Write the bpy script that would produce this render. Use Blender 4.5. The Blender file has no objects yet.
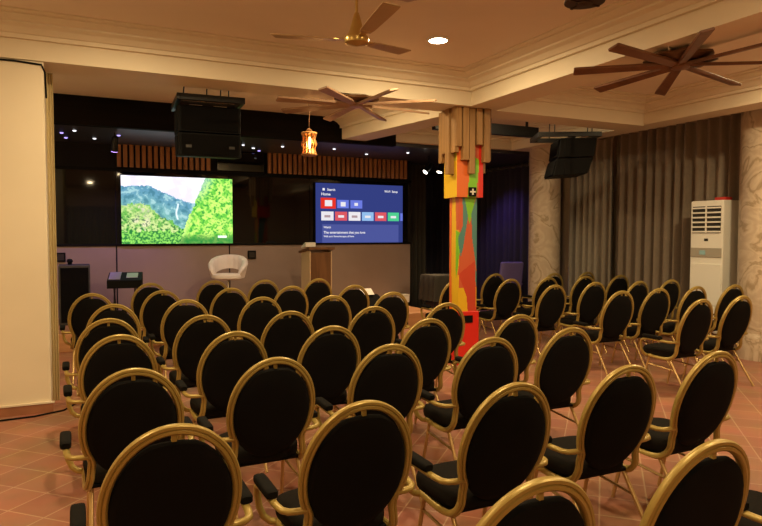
import bpy, bmesh, math, random
from mathutils import Vector, Matrix, noise
C = bpy.context.scene.collection
random.seed(4)
PI = math.pi

# ------------------------------------------------------------------ camera, world, exposure
cam_d = bpy.data.cameras.new('camera')
cam = bpy.data.objects.new('camera', cam_d)
C.objects.link(cam)
cam_d.sensor_width = 36.0
cam_d.lens = 36.0 * 635.0 / 762.0
cam.location = (0, 0, 1.60)
YAW, PITCH = math.radians(25.7), math.atan(28 / 635.0)
_f = Vector((math.sin(YAW) * math.cos(PITCH), math.cos(YAW) * math.cos(PITCH), -math.sin(PITCH)))
cam.rotation_euler = _f.to_track_quat('-Z', 'Y').to_euler()
cam_d.clip_start = 0.05
bpy.context.scene.camera = cam

world = bpy.data.worlds.new('world')
bpy.context.scene.world = world
world.use_nodes = True
world.node_tree.nodes['Background'].inputs[0].default_value = (1.0, 0.6, 0.35, 1)
world.node_tree.nodes['Background'].inputs[1].default_value = 0.01

vs = bpy.context.scene.view_settings
vs.view_transform = 'Standard'
vs.look = 'None'
vs.gamma = 1.0
vs.use_curve_mapping = False
vs.exposure = 0.0

WARM = (1.0, 0.76, 0.40)
LAMP_W = 44.0           # each ceiling downlight of the near bays
STAGE_W = 30.0


def light(name, kind, loc, energy, color, parent=None, radius=0.08, spot=None, blend=0.6, target=None):
    d = bpy.data.lights.new(name, kind)
    d.energy = energy
    d.color = color
    if kind in ('POINT', 'SPOT'):
        d.shadow_soft_size = radius
    if kind == 'SPOT':
        d.spot_size = spot
        d.spot_blend = blend
    o = bpy.data.objects.new(name, d)
    C.objects.link(o)
    if parent:
        o.parent = parent
    o.location = loc
    if target is not None:
        base = Vector(loc) + (parent.location if parent else Vector())
        o.rotation_euler = (Vector(target) - base).to_track_quat('-Z', 'Y').to_euler()
    return o


# ------------------------------------------------------------------ materials
def mat(name, color, rough=0.6, metal=0.0, spec=0.5, noise_amt=0.0, noise_scale=6.0, bump=0.0, bump_scale=200.0,
        coat=0.0, emit=None, emit_s=0.0, sheen=0.0):
    m = bpy.data.materials.new(name)
    m.use_nodes = True
    nt = m.node_tree
    b = nt.nodes['Principled BSDF']
    b.inputs['Base Color'].default_value = (*color, 1)
    b.inputs['Roughness'].default_value = rough
    b.inputs['Metallic'].default_value = metal
    b.inputs['Specular IOR Level'].default_value = spec
    b.inputs['Coat Weight'].default_value = coat
    if sheen:
        b.inputs['Sheen Weight'].default_value = sheen
    if emit:
        b.inputs['Emission Color'].default_value = (*emit, 1)
        b.inputs['Emission Strength'].default_value = emit_s
    tc = nt.nodes.new('ShaderNodeTexCoord')
    if noise_amt:
        n = nt.nodes.new('ShaderNodeTexNoise')
        n.inputs['Scale'].default_value = noise_scale
        n.inputs['Detail'].default_value = 5
        nt.links.new(tc.outputs['Object'], n.inputs['Vector'])
        r = nt.nodes.new('ShaderNodeValToRGB')
        r.color_ramp.elements[0].position = 0.3
        r.color_ramp.elements[1].position = 0.7
        r.color_ramp.elements[0].color = (*[c * (1 - noise_amt) for c in color], 1)
        r.color_ramp.elements[1].color = (*[min(1, c * (1 + noise_amt)) for c in color], 1)
        nt.links.new(n.outputs['Fac'], r.inputs['Fac'])
        nt.links.new(r.outputs['Color'], b.inputs['Base Color'])
    if bump:
        n2 = nt.nodes.new('ShaderNodeTexNoise')
        n2.inputs['Scale'].default_value = bump_scale
        nt.links.new(tc.outputs['Object'], n2.inputs['Vector'])
        bp = nt.nodes.new('ShaderNodeBump')
        bp.inputs['Strength'].default_value = bump
        bp.inputs['Distance'].default_value = 0.004
        nt.links.new(n2.outputs['Fac'], bp.inputs['Height'])
        nt.links.new(bp.outputs['Normal'], b.inputs['Normal'])
    return m


def emission(name, color, s):
    m = bpy.data.materials.new(name)
    m.use_nodes = True
    nt = m.node_tree
    nt.nodes.remove(nt.nodes['Principled BSDF'])
    e = nt.nodes.new('ShaderNodeEmission')
    e.inputs[0].default_value = (*color, 1)
    e.inputs[1].default_value = s
    nt.links.new(e.outputs[0], nt.nodes['Material Output'].inputs[0])
    return m


def wood_mat(name, c1, c2, rough=0.45, axis='Z', scale=9.0, spec=0.4):
    m = bpy.data.materials.new(name)
    m.use_nodes = True
    nt = m.node_tree
    b = nt.nodes['Principled BSDF']
    b.inputs['Roughness'].default_value = rough
    b.inputs['Specular IOR Level'].default_value = spec
    tc = nt.nodes.new('ShaderNodeTexCoord')
    mp = nt.nodes.new('ShaderNodeMapping')
    s = {'X': (0.08, 1, 1), 'Y': (1, 0.08, 1), 'Z': (1, 1, 0.08)}[axis]
    mp.inputs['Scale'].default_value = [v * scale for v in s]
    n = nt.nodes.new('ShaderNodeTexNoise')
    n.inputs['Scale'].default_value = 2.5
    n.inputs['Detail'].default_value = 6
    n.inputs['Distortion'].default_value = 0.6
    r = nt.nodes.new('ShaderNodeValToRGB')
    r.color_ramp.elements[0].position = 0.35
    r.color_ramp.elements[1].position = 0.68
    r.color_ramp.elements[0].color = (*c1, 1)
    r.color_ramp.elements[1].color = (*c2, 1)
    nt.links.new(tc.outputs['Object'], mp.inputs[0])
    nt.links.new(mp.outputs[0], n.inputs['Vector'])
    nt.links.new(n.outputs['Fac'], r.inputs[0])
    nt.links.new(r.outputs[0], b.inputs['Base Color'])
    return m


def tile_mat():
    m = bpy.data.materials.new('terracotta_tiles')
    m.use_nodes = True
    nt = m.node_tree
    b = nt.nodes['Principled BSDF']
    tc = nt.nodes.new('ShaderNodeTexCoord')
    mp = nt.nodes.new('ShaderNodeMapping')
    mp.inputs['Rotation'].default_value = (0, 0, math.radians(45))
    br = nt.nodes.new('ShaderNodeTexBrick')
    br.offset = 0.0
    br.squash = 1.0
    br.inputs['Scale'].default_value = 1.0
    br.inputs['Brick Width'].default_value = 0.27
    br.inputs['Row Height'].default_value = 0.27
    br.inputs['Mortar Size'].default_value = 0.0055
    br.inputs['Mortar Smooth'].default_value = 0.3
    br.inputs['Color1'].default_value = (0.37, 0.150, 0.085, 1)
    br.inputs['Color2'].default_value = (0.30, 0.118, 0.066, 1)
    br.inputs['Mortar'].default_value = (0.47, 0.28, 0.17, 1)
    nt.links.new(tc.outputs['Object'], mp.inputs[0])
    nt.links.new(mp.outputs[0], br.inputs['Vector'])
    n = nt.nodes.new('ShaderNodeTexNoise')
    n.inputs['Scale'].default_value = 3.2
    n.inputs['Detail'].default_value = 6
    nt.links.new(tc.outputs['Object'], n.inputs['Vector'])
    mx = nt.nodes.new('ShaderNodeMix')
    mx.data_type = 'RGBA'
    mx.blend_type = 'OVERLAY'
    mx.inputs[0].default_value = 0.35
    nt.links.new(br.outputs['Color'], mx.inputs[6])
    nt.links.new(n.outputs['Color'], mx.inputs[7])
    hs = nt.nodes.new('ShaderNodeHueSaturation')
    hs.inputs['Saturation'].default_value = 0.95
    nt.links.new(mx.outputs[2], hs.inputs['Color'])
    nt.links.new(hs.outputs[0], b.inputs['Base Color'])
    b.inputs['Roughness'].default_value = 0.42
    bp = nt.nodes.new('ShaderNodeBump')
    bp.inputs['Strength'].default_value = 0.35
    bp.inputs['Distance'].default_value = 0.004
    bp.invert = True
    nt.links.new(br.outputs['Fac'], bp.inputs['Height'])
    nt.links.new(bp.outputs['Normal'], b.inputs['Normal'])
    return m


def marble_mat():
    m = bpy.data.materials.new('marble')
    m.use_nodes = True
    nt = m.node_tree
    b = nt.nodes['Principled BSDF']
    b.inputs['Roughness'].default_value = 0.3
    tc = nt.nodes.new('ShaderNodeTexCoord')
    n1 = nt.nodes.new('ShaderNodeTexNoise')
    n1.inputs['Scale'].default_value = 1.6
    n1.inputs['Detail'].default_value = 8
    n1.inputs['Distortion'].default_value = 1.2
    nt.links.new(tc.outputs['Object'], n1.inputs['Vector'])
    add = nt.nodes.new('ShaderNodeVectorMath')
    add.operation = 'MULTIPLY_ADD'
    add.inputs[1].default_value = (1.3, 1.3, 1.3)
    nt.links.new(n1.outputs['Color'], add.inputs[0])
    nt.links.new(tc.outputs['Object'], add.inputs[2])
    w = nt.nodes.new('ShaderNodeTexWave')
    w.inputs['Scale'].default_value = 1.1
    w.inputs['Distortion'].default_value = 5.0
    w.inputs['Detail'].default_value = 3
    w.bands_direction = 'DIAGONAL'
    nt.links.new(add.outputs[0], w.inputs['Vector'])
    r = nt.nodes.new('ShaderNodeValToRGB')
    e = r.color_ramp.elements
    e[0].position = 0.0
    e[0].color = (0.40, 0.30, 0.20, 1)
    e[1].position = 0.10
    e[1].color = (0.58, 0.46, 0.34, 1)
    k = e.new(0.5)
    k.color = (0.64, 0.53, 0.41, 1)
    k = e.new(1.0)
    k.color = (0.55, 0.43, 0.32, 1)
    nt.links.new(w.outputs['Fac'], r.inputs[0])
    nt.links.new(r.outputs[0], b.inputs['Base Color'])
    return m


M = {}
M['cream'] = mat('cream_paint', (0.80, 0.70, 0.53), 0.6, noise_amt=0.03, noise_scale=2)
M['ceil'] = mat('ceiling_paint', (0.82, 0.70, 0.56), 0.7, noise_amt=0.02, noise_scale=2)
M['floor'] = tile_mat()
M['marble'] = marble_mat()
M['terracotta'] = mat('terracotta_skirting', (0.38, 0.16, 0.08), 0.45, noise_amt=0.15)
M['dark'] = mat('dark_paint', (0.008, 0.006, 0.006), 0.7, spec=0.3)
M['dark_gloss'] = mat('dark_stage_ceiling', (0.045, 0.045, 0.055), 0.35)
M['bulk'] = wood_mat('dark_bulkhead', (0.004, 0.0028, 0.002), (0.008, 0.005, 0.0035), 0.8, 'X', 4, 0.08)
M['glass'] = mat('black_glass', (0.003, 0.003, 0.004), 0.04, spec=0.38)
M['black'] = mat('black_plastic', (0.004, 0.0037, 0.0037), 0.6, spec=0.12)
M['black_metal'] = mat('black_metal', (0.014, 0.014, 0.015), 0.4, 0.4)
M['laminate'] = mat('grey_laminate', (0.30, 0.22, 0.185), 0.5, noise_amt=0.04, noise_scale=3)
M['slat'] = wood_mat('slat_wood', (0.36, 0.15, 0.05), (0.52, 0.24, 0.085), 0.4, 'Z', 6)
M['stage'] = wood_mat('stage_boards', (0.42, 0.20, 0.09), (0.55, 0.28, 0.13), 0.35, 'X', 5)
M['gold'] = mat('gold_frame_paint', (0.43, 0.305, 0.082), 0.38, 0.3, noise_amt=0.05, noise_scale=8)
M['gold_leg'] = mat('gold_leg_metal', (0.56, 0.38, 0.16), 0.3, 0.6)
M['fabric'] = mat('black_fabric', (0.0065, 0.0058, 0.0055), 0.92, spec=0.12, bump=0.25, bump_scale=500)
M['seat'] = mat('black_seat_fabric', (0.011, 0.009, 0.0072), 0.92, spec=0.1, bump=0.3, bump_scale=400)
M['pad'] = mat('black_arm_pad', (0.0065, 0.0058, 0.005), 0.85, spec=0.12)
M['curtain'] = mat('taupe_curtain', (0.27, 0.215, 0.165), 0.75, noise_amt=0.06, noise_scale=20, sheen=0.2)
M['curtain_grey'] = mat('grey_taupe_curtain', (0.31, 0.265, 0.215), 0.75, noise_amt=0.06, noise_scale=20, sheen=0.2)
M['curtain_dark'] = mat('dark_curtain', (0.030, 0.026, 0.040), 0.85)
M['curtain_cream'] = mat('cream_curtain', (0.62, 0.50, 0.27), 0.8)
M['curtain_back'] = mat('grey_green_curtain', (0.42, 0.44, 0.30), 0.8)
M['brass'] = mat('brass', (0.60, 0.42, 0.14), 0.28, 0.8)
M['blade_brown'] = mat('fan_blade_brown', (0.50, 0.34, 0.18), 0.4, 0.2)
M['fan_wood'] = wood_mat('dark_fan_wood', (0.13, 0.05, 0.022), (0.21, 0.085, 0.036), 0.4, 'X', 4)
M['fan_light'] = wood_mat('tan_fan_wood', (0.34, 0.20, 0.12), (0.45, 0.28, 0.17), 0.4, 'X', 4)
M['bronze'] = mat('bronze', (0.15, 0.07, 0.03), 0.4, 0.5)
M['plank'] = wood_mat('pale_plank', (0.25, 0.13, 0.042), (0.39, 0.215, 0.082), 0.45, 'Z', 7)
M['white'] = mat('white_plastic', (0.80, 0.76, 0.68), 0.35)
M['ac'] = mat('ivory_plastic', (0.84, 0.81, 0.74), 0.4)
M['ac_grey'] = mat('grey_plastic', (0.40, 0.36, 0.30), 0.4)
M['dark_slot'] = mat('dark_slot', (0.02, 0.015, 0.01), 0.7)
M['leather'] = mat('white_leather', (0.78, 0.70, 0.68), 0.45)
M['chrome'] = mat('chrome', (0.65, 0.62, 0.6), 0.15, 1.0)
M['lectern'] = wood_mat('lectern_wood', (0.12, 0.050, 0.018), (0.19, 0.085, 0.032), 0.4, 'Z', 5)
M['lectern_side'] = mat('lectern_pale_side', (0.68, 0.50, 0.32), 0.45)
M['paper'] = mat('paper', (0.8, 0.76, 0.7), 0.7)
M['cloth_dark'] = mat('dark_table_cloth', (0.042, 0.038, 0.030), 0.85, bump=0.2, bump_scale=90)
M['purple'] = mat('violet_lit_upholstery', (0.20, 0.16, 0.42), 0.7)  # violet stage light on the chair put into its colour
M['grille'] = mat('speaker_grille', (0.005, 0.0045, 0.0042), 0.9, spec=0.08, bump=0.5, bump_scale=300)
M['cabinet_grey'] = mat('worn_black_cabinet', (0.045, 0.042, 0.040), 0.6, noise_amt=0.3, noise_scale=10)
for k, c in {'p_red': (0.72, 0.022, 0.012), 'p_orange': (0.75, 0.16, 0.03), 'p_coral': (0.62, 0.12, 0.05), 'p_verm': (0.58, 0.065, 0.03),
             'p_yellow': (0.80, 0.50, 0.02), 'p_green': (0.22, 0.58, 0.03), 'p_teal': (0.09, 0.26, 0.25),
             'p_olive': (0.55, 0.47, 0.04)}.items():
    M[k] = mat(k[2:] + '_paint', c, 0.4)
M['lamp'] = emission('downlight_glow', (1.0, 0.90, 0.72), 55)
M['bulb'] = emission('lantern_bulb', (1.0, 0.48, 0.12), 22)
M['star'] = emission('star_light', (0.95, 0.95, 1.0), 2.2)
M['star_p'] = emission('violet_star_light', (0.45, 0.35, 1.0), 2.2)
M['head_glow'] = emission('spotlight_lens', (1.0, 0.9, 0.75), 7)
M['lantern_wood'] = mat('lantern_slats', (0.42, 0.20, 0.06), 0.5)
M['lantern_metal'] = mat('lantern_iron', (0.06, 0.03, 0.015), 0.4, 0.5)
M['red'] = mat('red_plastic', (0.55, 0.03, 0.02), 0.4)
M['silver'] = mat('silver_trim', (0.42, 0.40, 0.38), 0.3, 0.6)


# ------------------------------------------------------------------ mesh helpers
class MB:
    def __init__(self):
        self.bm = bmesh.new()
        self.mi = 0

    def face(self, vs):
        try:
            f = self.bm.faces.new(vs)
            f.material_index = self.mi
            return f
        except ValueError:
            return None

    def box(self, x0, x1, y0, y1, z0, z1, mtx=None):
        v = [Vector((x, y, z)) for z in (z0, z1) for y in (y0, y1) for x in (x0, x1)]
        if mtx is not None:
            v = [mtx @ p for p in v]
        v = [self.bm.verts.new(p) for p in v]
        for q in ((0, 2, 3, 1), (4, 5, 7, 6), (0, 1, 5, 4), (2, 6, 7, 3), (0, 4, 6, 2), (1, 3, 7, 5)):
            self.face([v[i] for i in q])
        return self

    def prism(self, pts, axis, a, b):
        def P(u, w, t):
            return {'x': (t, u, w), 'y': (u, t, w), 'z': (u, w, t)}[axis]
        lo = [self.bm.verts.new(P(u, w, a)) for u, w in pts]
        hi = [self.bm.verts.new(P(u, w, b)) for u, w in pts]
        n = len(pts)
        self.face(lo[::-1])
        self.face(hi)
        for i in range(n):
            j = (i + 1) % n
            self.face([lo[i], lo[j], hi[j], hi[i]])
        return self

    def loft(self, rings, close=True, cap=True):
        R = [[self.bm.verts.new(p) for p in r] for r in rings]
        n = len(R[0])
        for a, b in zip(R, R[1:]):
            for i in range(n if close else n - 1):
                j = (i + 1) % n
                self.face([a[i], a[j], b[j], b[i]])
        if cap:
            self.face(R[0][::-1])
            self.face(R[-1])
        return self

    def lathe(self, prof, n=20, center=(0, 0, 0), mtx=None):
        rings = []
        for r, z in prof:
            ring = []
            for i in range(n):
                a = 2 * PI * i / n
                p = Vector((r * math.cos(a), r * math.sin(a), z))
                if mtx is not None:
                    p = mtx @ p
                ring.append(p + Vector(center))
            rings.append(ring)
        return self.loft(rings)

    def sweep(self, path, section, normal, cap=True):
        """section: list of (n, b) offsets; parallel transport from the middle of the path outward."""
        P = [Vector(p) for p in path]
        n = len(P)
        T = []
        for i in range(n):
            t = P[min(i + 1, n - 1)] - P[max(i - 1, 0)]
            T.append(t.normalized())
        mid = n // 2
        N = [None] * n
        nn = Vector(normal)
        N[mid] = (nn - T[mid] * nn.dot(T[mid])).normalized()
        for rng in (range(mid + 1, n), range(mid - 1, -1, -1)):
            prev = N[mid]
            for i in rng:
                v = prev - T[i] * prev.dot(T[i])
                prev = v.normalized()
                N[i] = prev
        rings = []
        for i in range(n):
            B = T[i].cross(N[i])
            rings.append([P[i] + N[i] * a + B * b for a, b in section])
        return self.loft(rings, True, cap)

    def tube(self, path, r, n=8, normal=(0.01, 0.02, 1)):
        return self.sweep(path, [(r * math.cos(2 * PI * i / n), r * math.sin(2 * PI * i / n)) for i in range(n)], normal)

    def build(self, name, m, parent=None, bevel=0.0, smooth=False, loc=None, seg=2):
        bm = self.bm
        bmesh.ops.recalc_face_normals(bm, faces=bm.faces)
        me = bpy.data.meshes.new(name)
        if smooth:
            for f in bm.faces:
                f.smooth = True
        bm.to_mesh(me)
        bm.free()
        for x in (m if isinstance(m, (list, tuple)) else [m]):
            me.materials.append(x)
        o = bpy.data.objects.new(name, me)
        C.objects.link(o)
        if parent:
            o.parent = parent
        if loc is not None:
            o.location = loc
        if bevel:
            bv = o.modifiers.new('bevel', 'BEVEL')
            bv.width = bevel
            bv.segments = seg
            bv.limit_method = 'ANGLE'
            bv.angle_limit = math.radians(40)
        if smooth:
            es = o.modifiers.new('edges', 'EDGE_SPLIT')
            es.split_angle = math.radians(50)
        return o


def thing(name, label, cat, loc=(0, 0, 0), rz=0.0, group=None):
    o = bpy.data.objects.new(name, None)
    o.empty_display_size = 0.1
    C.objects.link(o)
    o.location = loc
    o.rotation_euler = (0, 0, rz)
    return tag(o, label, cat, group)


def tag(o, label, cat, group=None):
    o['label'] = label
    o['category'] = cat
    if group:
        o['group'] = group
    return o


def struct(o, label, cat):
    o['kind'] = 'structure'
    o['label'] = label
    o['category'] = cat
    return o


# ------------------------------------------------------------------ room shell
X0, X1, Y0 = -2.5, 8.75, -4.0
BB = 3.13        # beam underside
CZ = 3.47        # ceiling of the bays
SZ = 0.25        # stage floor
SY = 11.5        # stage screen wall
struct(MB().box(X0, X1, Y0, 13.4, -0.1, 0).build('floor', M['floor']), 'terracotta tile floor laid on the diagonal', 'floor')
struct(MB().box(X0, X1, Y0, 9.5, CZ, CZ + 0.12).build('ceiling', M['ceil']), 'warm plastered ceiling over the seating', 'ceiling')
struct(MB().box(X0, X1, 9.62, 13.4, 3.10, 3.24).build('ceiling_stage', M['dark_gloss']), 'dark lowered ceiling above the stage', 'ceiling')
struct(MB().box(X0, 4.85, 9.5, 9.62, 3.08, CZ).build('bulkhead', M['bulk']), 'dark brown bulkhead in front of the stage ceiling', 'beam')
struct(MB().box(4.85, X1, 9.5, 9.75, 3.16, CZ).build('trim_4', M['cream']), 'cream beam right of the painted pillar before the dark recess', 'beam')
# left return wall with its baseboard
struct(MB().box(X0, -0.222, 6.42, 6.8, 0.0, BB).build('wall_left', M['cream'], bevel=0.01), 'cream wall end at the left edge', 'wall')
struct(MB().box(X0, -0.207, 6.402, 6.42, 0.0, 0.085).build('baseboard_left', M['terracotta']), 'terracotta tile skirting under the left cream wall', 'baseboard')
struct(MB().box(X0, -0.195, 6.395, 6.42, 0.085, 0.10).build('trim_5', M['cream']), 'thin cream ledge over the terracotta skirting', 'trim')
struct(MB().box(X0 - 0.15, X0, Y0, 13.4, 0, CZ).build('wall_far_left', M['cream']), 'cream side wall out of view on the left', 'wall')
struct(MB().box(X0 - 0.15, X1 + 0.15, Y0 - 0.15, Y0, 0, CZ).build('wall_back', M['cream']), 'cream wall behind the camera', 'wall')
struct(MB().box(X1, X1 + 0.15, Y0, 13.4, 0, CZ).build('wall_right', M['cream']), 'cream side wall behind the taupe curtains', 'wall')
struct(MB().box(X0, X1, 13.25, 13.4, 0, 3.10).build('wall_recess', M['dark']), 'black back wall of the recess right of the stage', 'wall')
# beams
struct(MB().box(X0, 4.7, 6.40, 6.85, BB, CZ).build('ceiling_beam', M['cream']), 'cream ceiling beam crossing from the left wall to the painted pillar', 'beam')
struct(MB().box(4.7, 7.22, 6.50, 6.95, BB, CZ).build('ceiling_beam', M['cream']), 'cream ceiling beam right of the painted pillar, before the hanging speaker', 'beam')
struct(MB().box(4.27, 4.7, Y0, 6.40, BB, CZ).build('ceiling_beam', M['cream']), 'cream ceiling beam running from the painted pillar towards the camera', 'beam')
struct(MB().box(7.22, 7.60, Y0, 9.5, BB + 0.015, CZ).build('ceiling_beam', M['cream']), 'cream ceiling beam above the taupe curtains', 'beam')
# stub beam, slightly skewed, with a stepped moulding along its left face
_a, _b = Vector((4.33, 6.8)), Vector((3.87, 9.48))
_d = (_b - _a).normalized()
_n = Vector((_d.y, -_d.x))
mb = MB()
prof = [(0.42, BB), (0.0, BB), (0.0, 3.30), (-0.04, 3.30), (-0.04, 3.34), (-0.10, 3.39), (-0.16, 3.41), (-0.16, CZ), (0.42, CZ)]
ra = [Vector((_a.x + _n.x * o_, _a.y + _n.y * o_, z)) for o_, z in prof]
rb = [Vector((_b.x + _n.x * o_, _b.y + _n.y * o_, z)) for o_, z in prof]
mb.loft([ra, rb])
struct(mb.build('ceiling_beam', M['cream']), 'cream ceiling beam running back from the painted pillar to the dark bulkhead', 'beam')


def cornice(name, x0, x1, y0, y1, label):
    prof = [(0, 3.30), (0.04, 3.30), (0.04, 3.335), (0.06, 3.34), (0.10, 3.38), (0.16, 3.395), (0.16, 3.413),
            (0.21, 3.423), (0.26, 3.440), (0.26, 3.453), (0.32, 3.457), (0.32, CZ)]
    mb = MB()
    rings = []
    for o_, z in prof:
        rings.append([(x0 + o_, y0 + o_, z), (x1 - o_, y0 + o_, z), (x1 - o_, y1 - o_, z), (x0 + o_, y1 - o_, z)])
    mb.loft(rings, True, False)
    return struct(mb.build(name, M['cream']), label, 'cornice')


cornice('trim_1', X0, 4.27, Y0, 6.40, 'stepped cornice round the near ceiling bay')
cornice('trim_2', 4.7, 7.22, Y0, 6.50, 'stepped cornice round the right ceiling bay')
cornice('trim_3', 4.9, 7.22, 6.95, 9.5, 'stepped cornice round the far right ceiling bay')

# stage platform
struct(MB().box(X0, 5.72, 9.6, SY, 0.0, SZ).build('stage_platform', M['stage'], bevel=0.008), 'low wooden stage below the screens', 'stage')
# stage wall: laminate dado panels below, black glass above, dark fascia
WX0, WX1 = -1.9, 6.2
mb = MB()
cuts = [WX0, 0.62, 2.50, 4.02, WX1]
for a, b in zip(cuts, cuts[1:]):
    mb.box(a + 0.012, b - 0.012, SY - 0.02, SY, SZ, 1.42)
struct(mb.build('wall_panelling', M['laminate']), 'grey brown laminate panels along the lower stage wall', 'wall')
mb = MB()
for a, b in zip(cuts, cuts[1:]):
    mb.box(a + 0.006, b - 0.006, SY - 0.025, SY, 1.45, 2.68)
struct(mb.build('wall_glass', M['glass']), 'black glass panels around the two screens', 'wall')
struct(MB().box(X0, WX1, SY, SY + 0.2, 0, 3.10).build('wall_stage', M['dark']), 'dark wall behind the stage panels', 'wall')
struct(MB().box(WX0, WX1, SY - 0.045, SY, 1.415, 1.452).build('trim_6', M['black']), 'black rail under the glass panels', 'trim')
struct(MB().box(WX0, WX1, SY - 0.05, SY, 2.66, 2.71).build('trim_7', M['black']), 'black rail over the glass panels', 'trim')


# ------------------------------------------------------------------ marble columns
def column(x, y, r, top, label):
    t = thing('marble_column', label, 'column', (x, y, 0), 0, 'marble columns by the curtains')
    t['kind'] = 'structure'
    MB().lathe([(r, 0.34), (r, top - 0.22)], 40).build('shaft', M['marble'], t, smooth=True)
    MB().lathe([(r + 0.03, 0), (r + 0.03, 0.26), (r + 0.02, 0.30), (r + 0.005, 0.34)], 40).build('plinth', M['marble'], t, smooth=True)
    MB().lathe([(r + 0.003, top - 0.22), (r + 0.003, top - 0.21), (r + 0.018, top - 0.19), (r + 0.018, top)], 40).build('capital', M['marble'], t, smooth=True)


column(7.70, 9.14, 0.28, CZ, 'round veined marble column left of the taupe curtains, behind the hanging speaker')
column(8.10, 5.24, 0.35, CZ, 'round veined marble column at the right edge, beside the air conditioner')


# ------------------------------------------------------------------ curtains
def curtain(name, label, p0, p1, z0, z1, amp, waves, m, group=None, seed=0, flare=1.25):
    """a pleated sheet hung between two plan points"""
    rnd = random.Random(seed)
    p0, p1 = Vector(p0), Vector(p1)
    d = p1 - p0
    L = d.length
    d.normalize()
    nrm = Vector((-d.y, d.x))
    n = int(waves * 10)
    ph = [rnd.uniform(-0.5, 0.5) for _ in range(waves + 2)]
    am = [rnd.uniform(0.65, 1.25) for _ in range(waves + 2)]
    prof = []
    for i in range(n + 1):
        u = i / n * waves
        k = int(u)
        f = u - k
        pp = ph[k] * (1 - f) + ph[k + 1] * f
        aa = am[k] * (1 - f) + am[k + 1] * f
        s = math.sin(2 * PI * (u + 0.28 * pp))
        s = math.copysign(abs(s) ** 0.7, s)
        prof.append((i / n * L, s * aa * amp))
    rings = []
    for z, fl in ((z0, flare), (z0 + (z1 - z0) * 0.4, 1.1), (z1 - 0.12, 0.85), (z1, 0.7)):
        ring = [p0 + d * s + nrm * (a * fl) for s, a in prof]
        back = [p0 + d * s + nrm * (a * fl - 0.012) for s, a in reversed(prof)]
        rings.append([Vector((q.x, q.y, z)) for q in ring + back])
    o = MB().loft(rings).build(name, m, smooth=True)
    return tag(o, label, 'curtain', group)


G = 'curtains along the right wall'
curtain('curtain', 'wide taupe floor-length curtain behind the air conditioner', (8.40, 4.3), (8.40, 8.10), 0.03, 3.30, 0.085, 21, M['curtain'], G, 1)
curtain('curtain', 'narrow greyer curtain hanging right of the far marble column', (8.42, 8.20), (8.42, 9.30), 0.03, 3.28, 0.075, 7, M['curtain_grey'], G, 2)
G = 'dark curtains beside the stage'
curtain('curtain', 'dark violet-lit curtain behind the painted pillar, left of the marble column', (8.42, 9.75), (8.42, 13.1), 0.02, 3.02, 0.07, 16, M['curtain_dark'], G, 3)
curtain('curtain', 'black curtain at the back of the recess behind the cloth-covered table', (6.95, 13.1), (8.3, 13.1), 0.02, 3.02, 0.06, 8, M['curtain_dark'], G, 4)
curtain('curtain', 'narrow dark curtain at the right end of the stage wall', (6.30, 11.78), (6.72, 11.78), 0.02, 3.08, 0.04, 4, M['cloth_dark'], G, 5)
curtain('curtain', 'narrow cream curtain gathered against the left wall end', (-0.225, 6.86), (-0.165, 6.87), 0.0, 3.16, 0.010, 3, M['curtain_cream'], None, 6, 1.6)
curtain('curtain', 'pale grey-green curtain on the wall behind the camera, seen mirrored in the black glass', (-1.6, -3.9), (2.2, -3.9), 0.03, 2.7, 0.05, 20, M['curtain_back'], None, 7)
# curtain rails with their rings
t = thing('curtain_rail', 'pale rail with hooks over the taupe curtains', 'curtain rail', (8.40, 4.3, 3.33))
MB().tube([(0, 0, 0), (0, 5.0, 0)], 0.014).build('rail', M['white'], t, smooth=True)
for i in range(40):
    MB().box(-0.012, 0.012, i * 0.125 + 0.02, i * 0.125 + 0.035, -0.028, 0).build('hook', M['white'], t)
t = thing('curtain_rail', 'dark rail with pale rings over the violet-lit curtain', 'curtain rail', (8.42, 9.75, 3.075))
MB().tube([(0, 0, 0), (0, 3.3, 0)], 0.014).build('rail', M['black_metal'], t, smooth=True)
for i in range(16):
    MB().lathe([(0.028, -0.008), (0.034, 0), (0.028, 0.008)], 12, (-0.012, 0.1 + i * 0.205, -0.012), Matrix.Rotation(PI / 2, 3, 'X')).build('ring', M['chrome'], t)



# ------------------------------------------------------------------ painted pillar with plank capital
t = thing('painted_pillar', 'pillar painted in red, yellow and green facets under a plank capital', 'pillar', (4.36, 6.70, 0), math.radians(-6))


def inside(p, poly):
    x, y = p
    c = False
    j = len(poly) - 1
    for i in range(len(poly)):
        xi, yi = poly[i]
        xj, yj = poly[j]
        if (yi > y) != (yj > y) and x < (xj - xi) * (y - yi) / (yj - yi) + xi:
            c = not c
        j = i
    return c


PM = ['p_verm', 'p_coral', 'p_orange', 'p_yellow', 'p_green', 'p_teal', 'p_red', 'p_olive']
PI_ = {k: i for i, k in enumerate(PM)}


def facet_box(h, z0, z1, nu, nz, colour, name, parent):
    mb = MB()
    cs = [(-h, h), (-h, -h), (h, -h), (h, h)]
    for fi in range(4):
        a, b = cs[fi], cs[(fi + 1) % 4]
        g = [[mb.bm.verts.new((a[0] + (b[0] - a[0]) * i / nu, a[1] + (b[1] - a[1]) * i / nu, z0 + (z1 - z0) * k / nz)) for i in range(nu + 1)] for k in range(nz + 1)]
        for k in range(nz):
            for i in range(nu):
                f = mb.face([g[k][i], g[k][i + 1], g[k + 1][i + 1], g[k + 1][i]])
                f.material_index = PI_[colour(fi + (i + 0.5) / nu, z0 + (z1 - z0) * (k + 0.5) / nz)]
    for z, fl in ((z0, -1), (z1, 1)):
        mb.face([mb.bm.verts.new((x, y, z)) for x, y in cs][::fl])
    bmesh.ops.remove_doubles(mb.bm, verts=mb.bm.verts, dist=0.0005)
    return mb.build(name, [M[k] for k in PM], parent)


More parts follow.
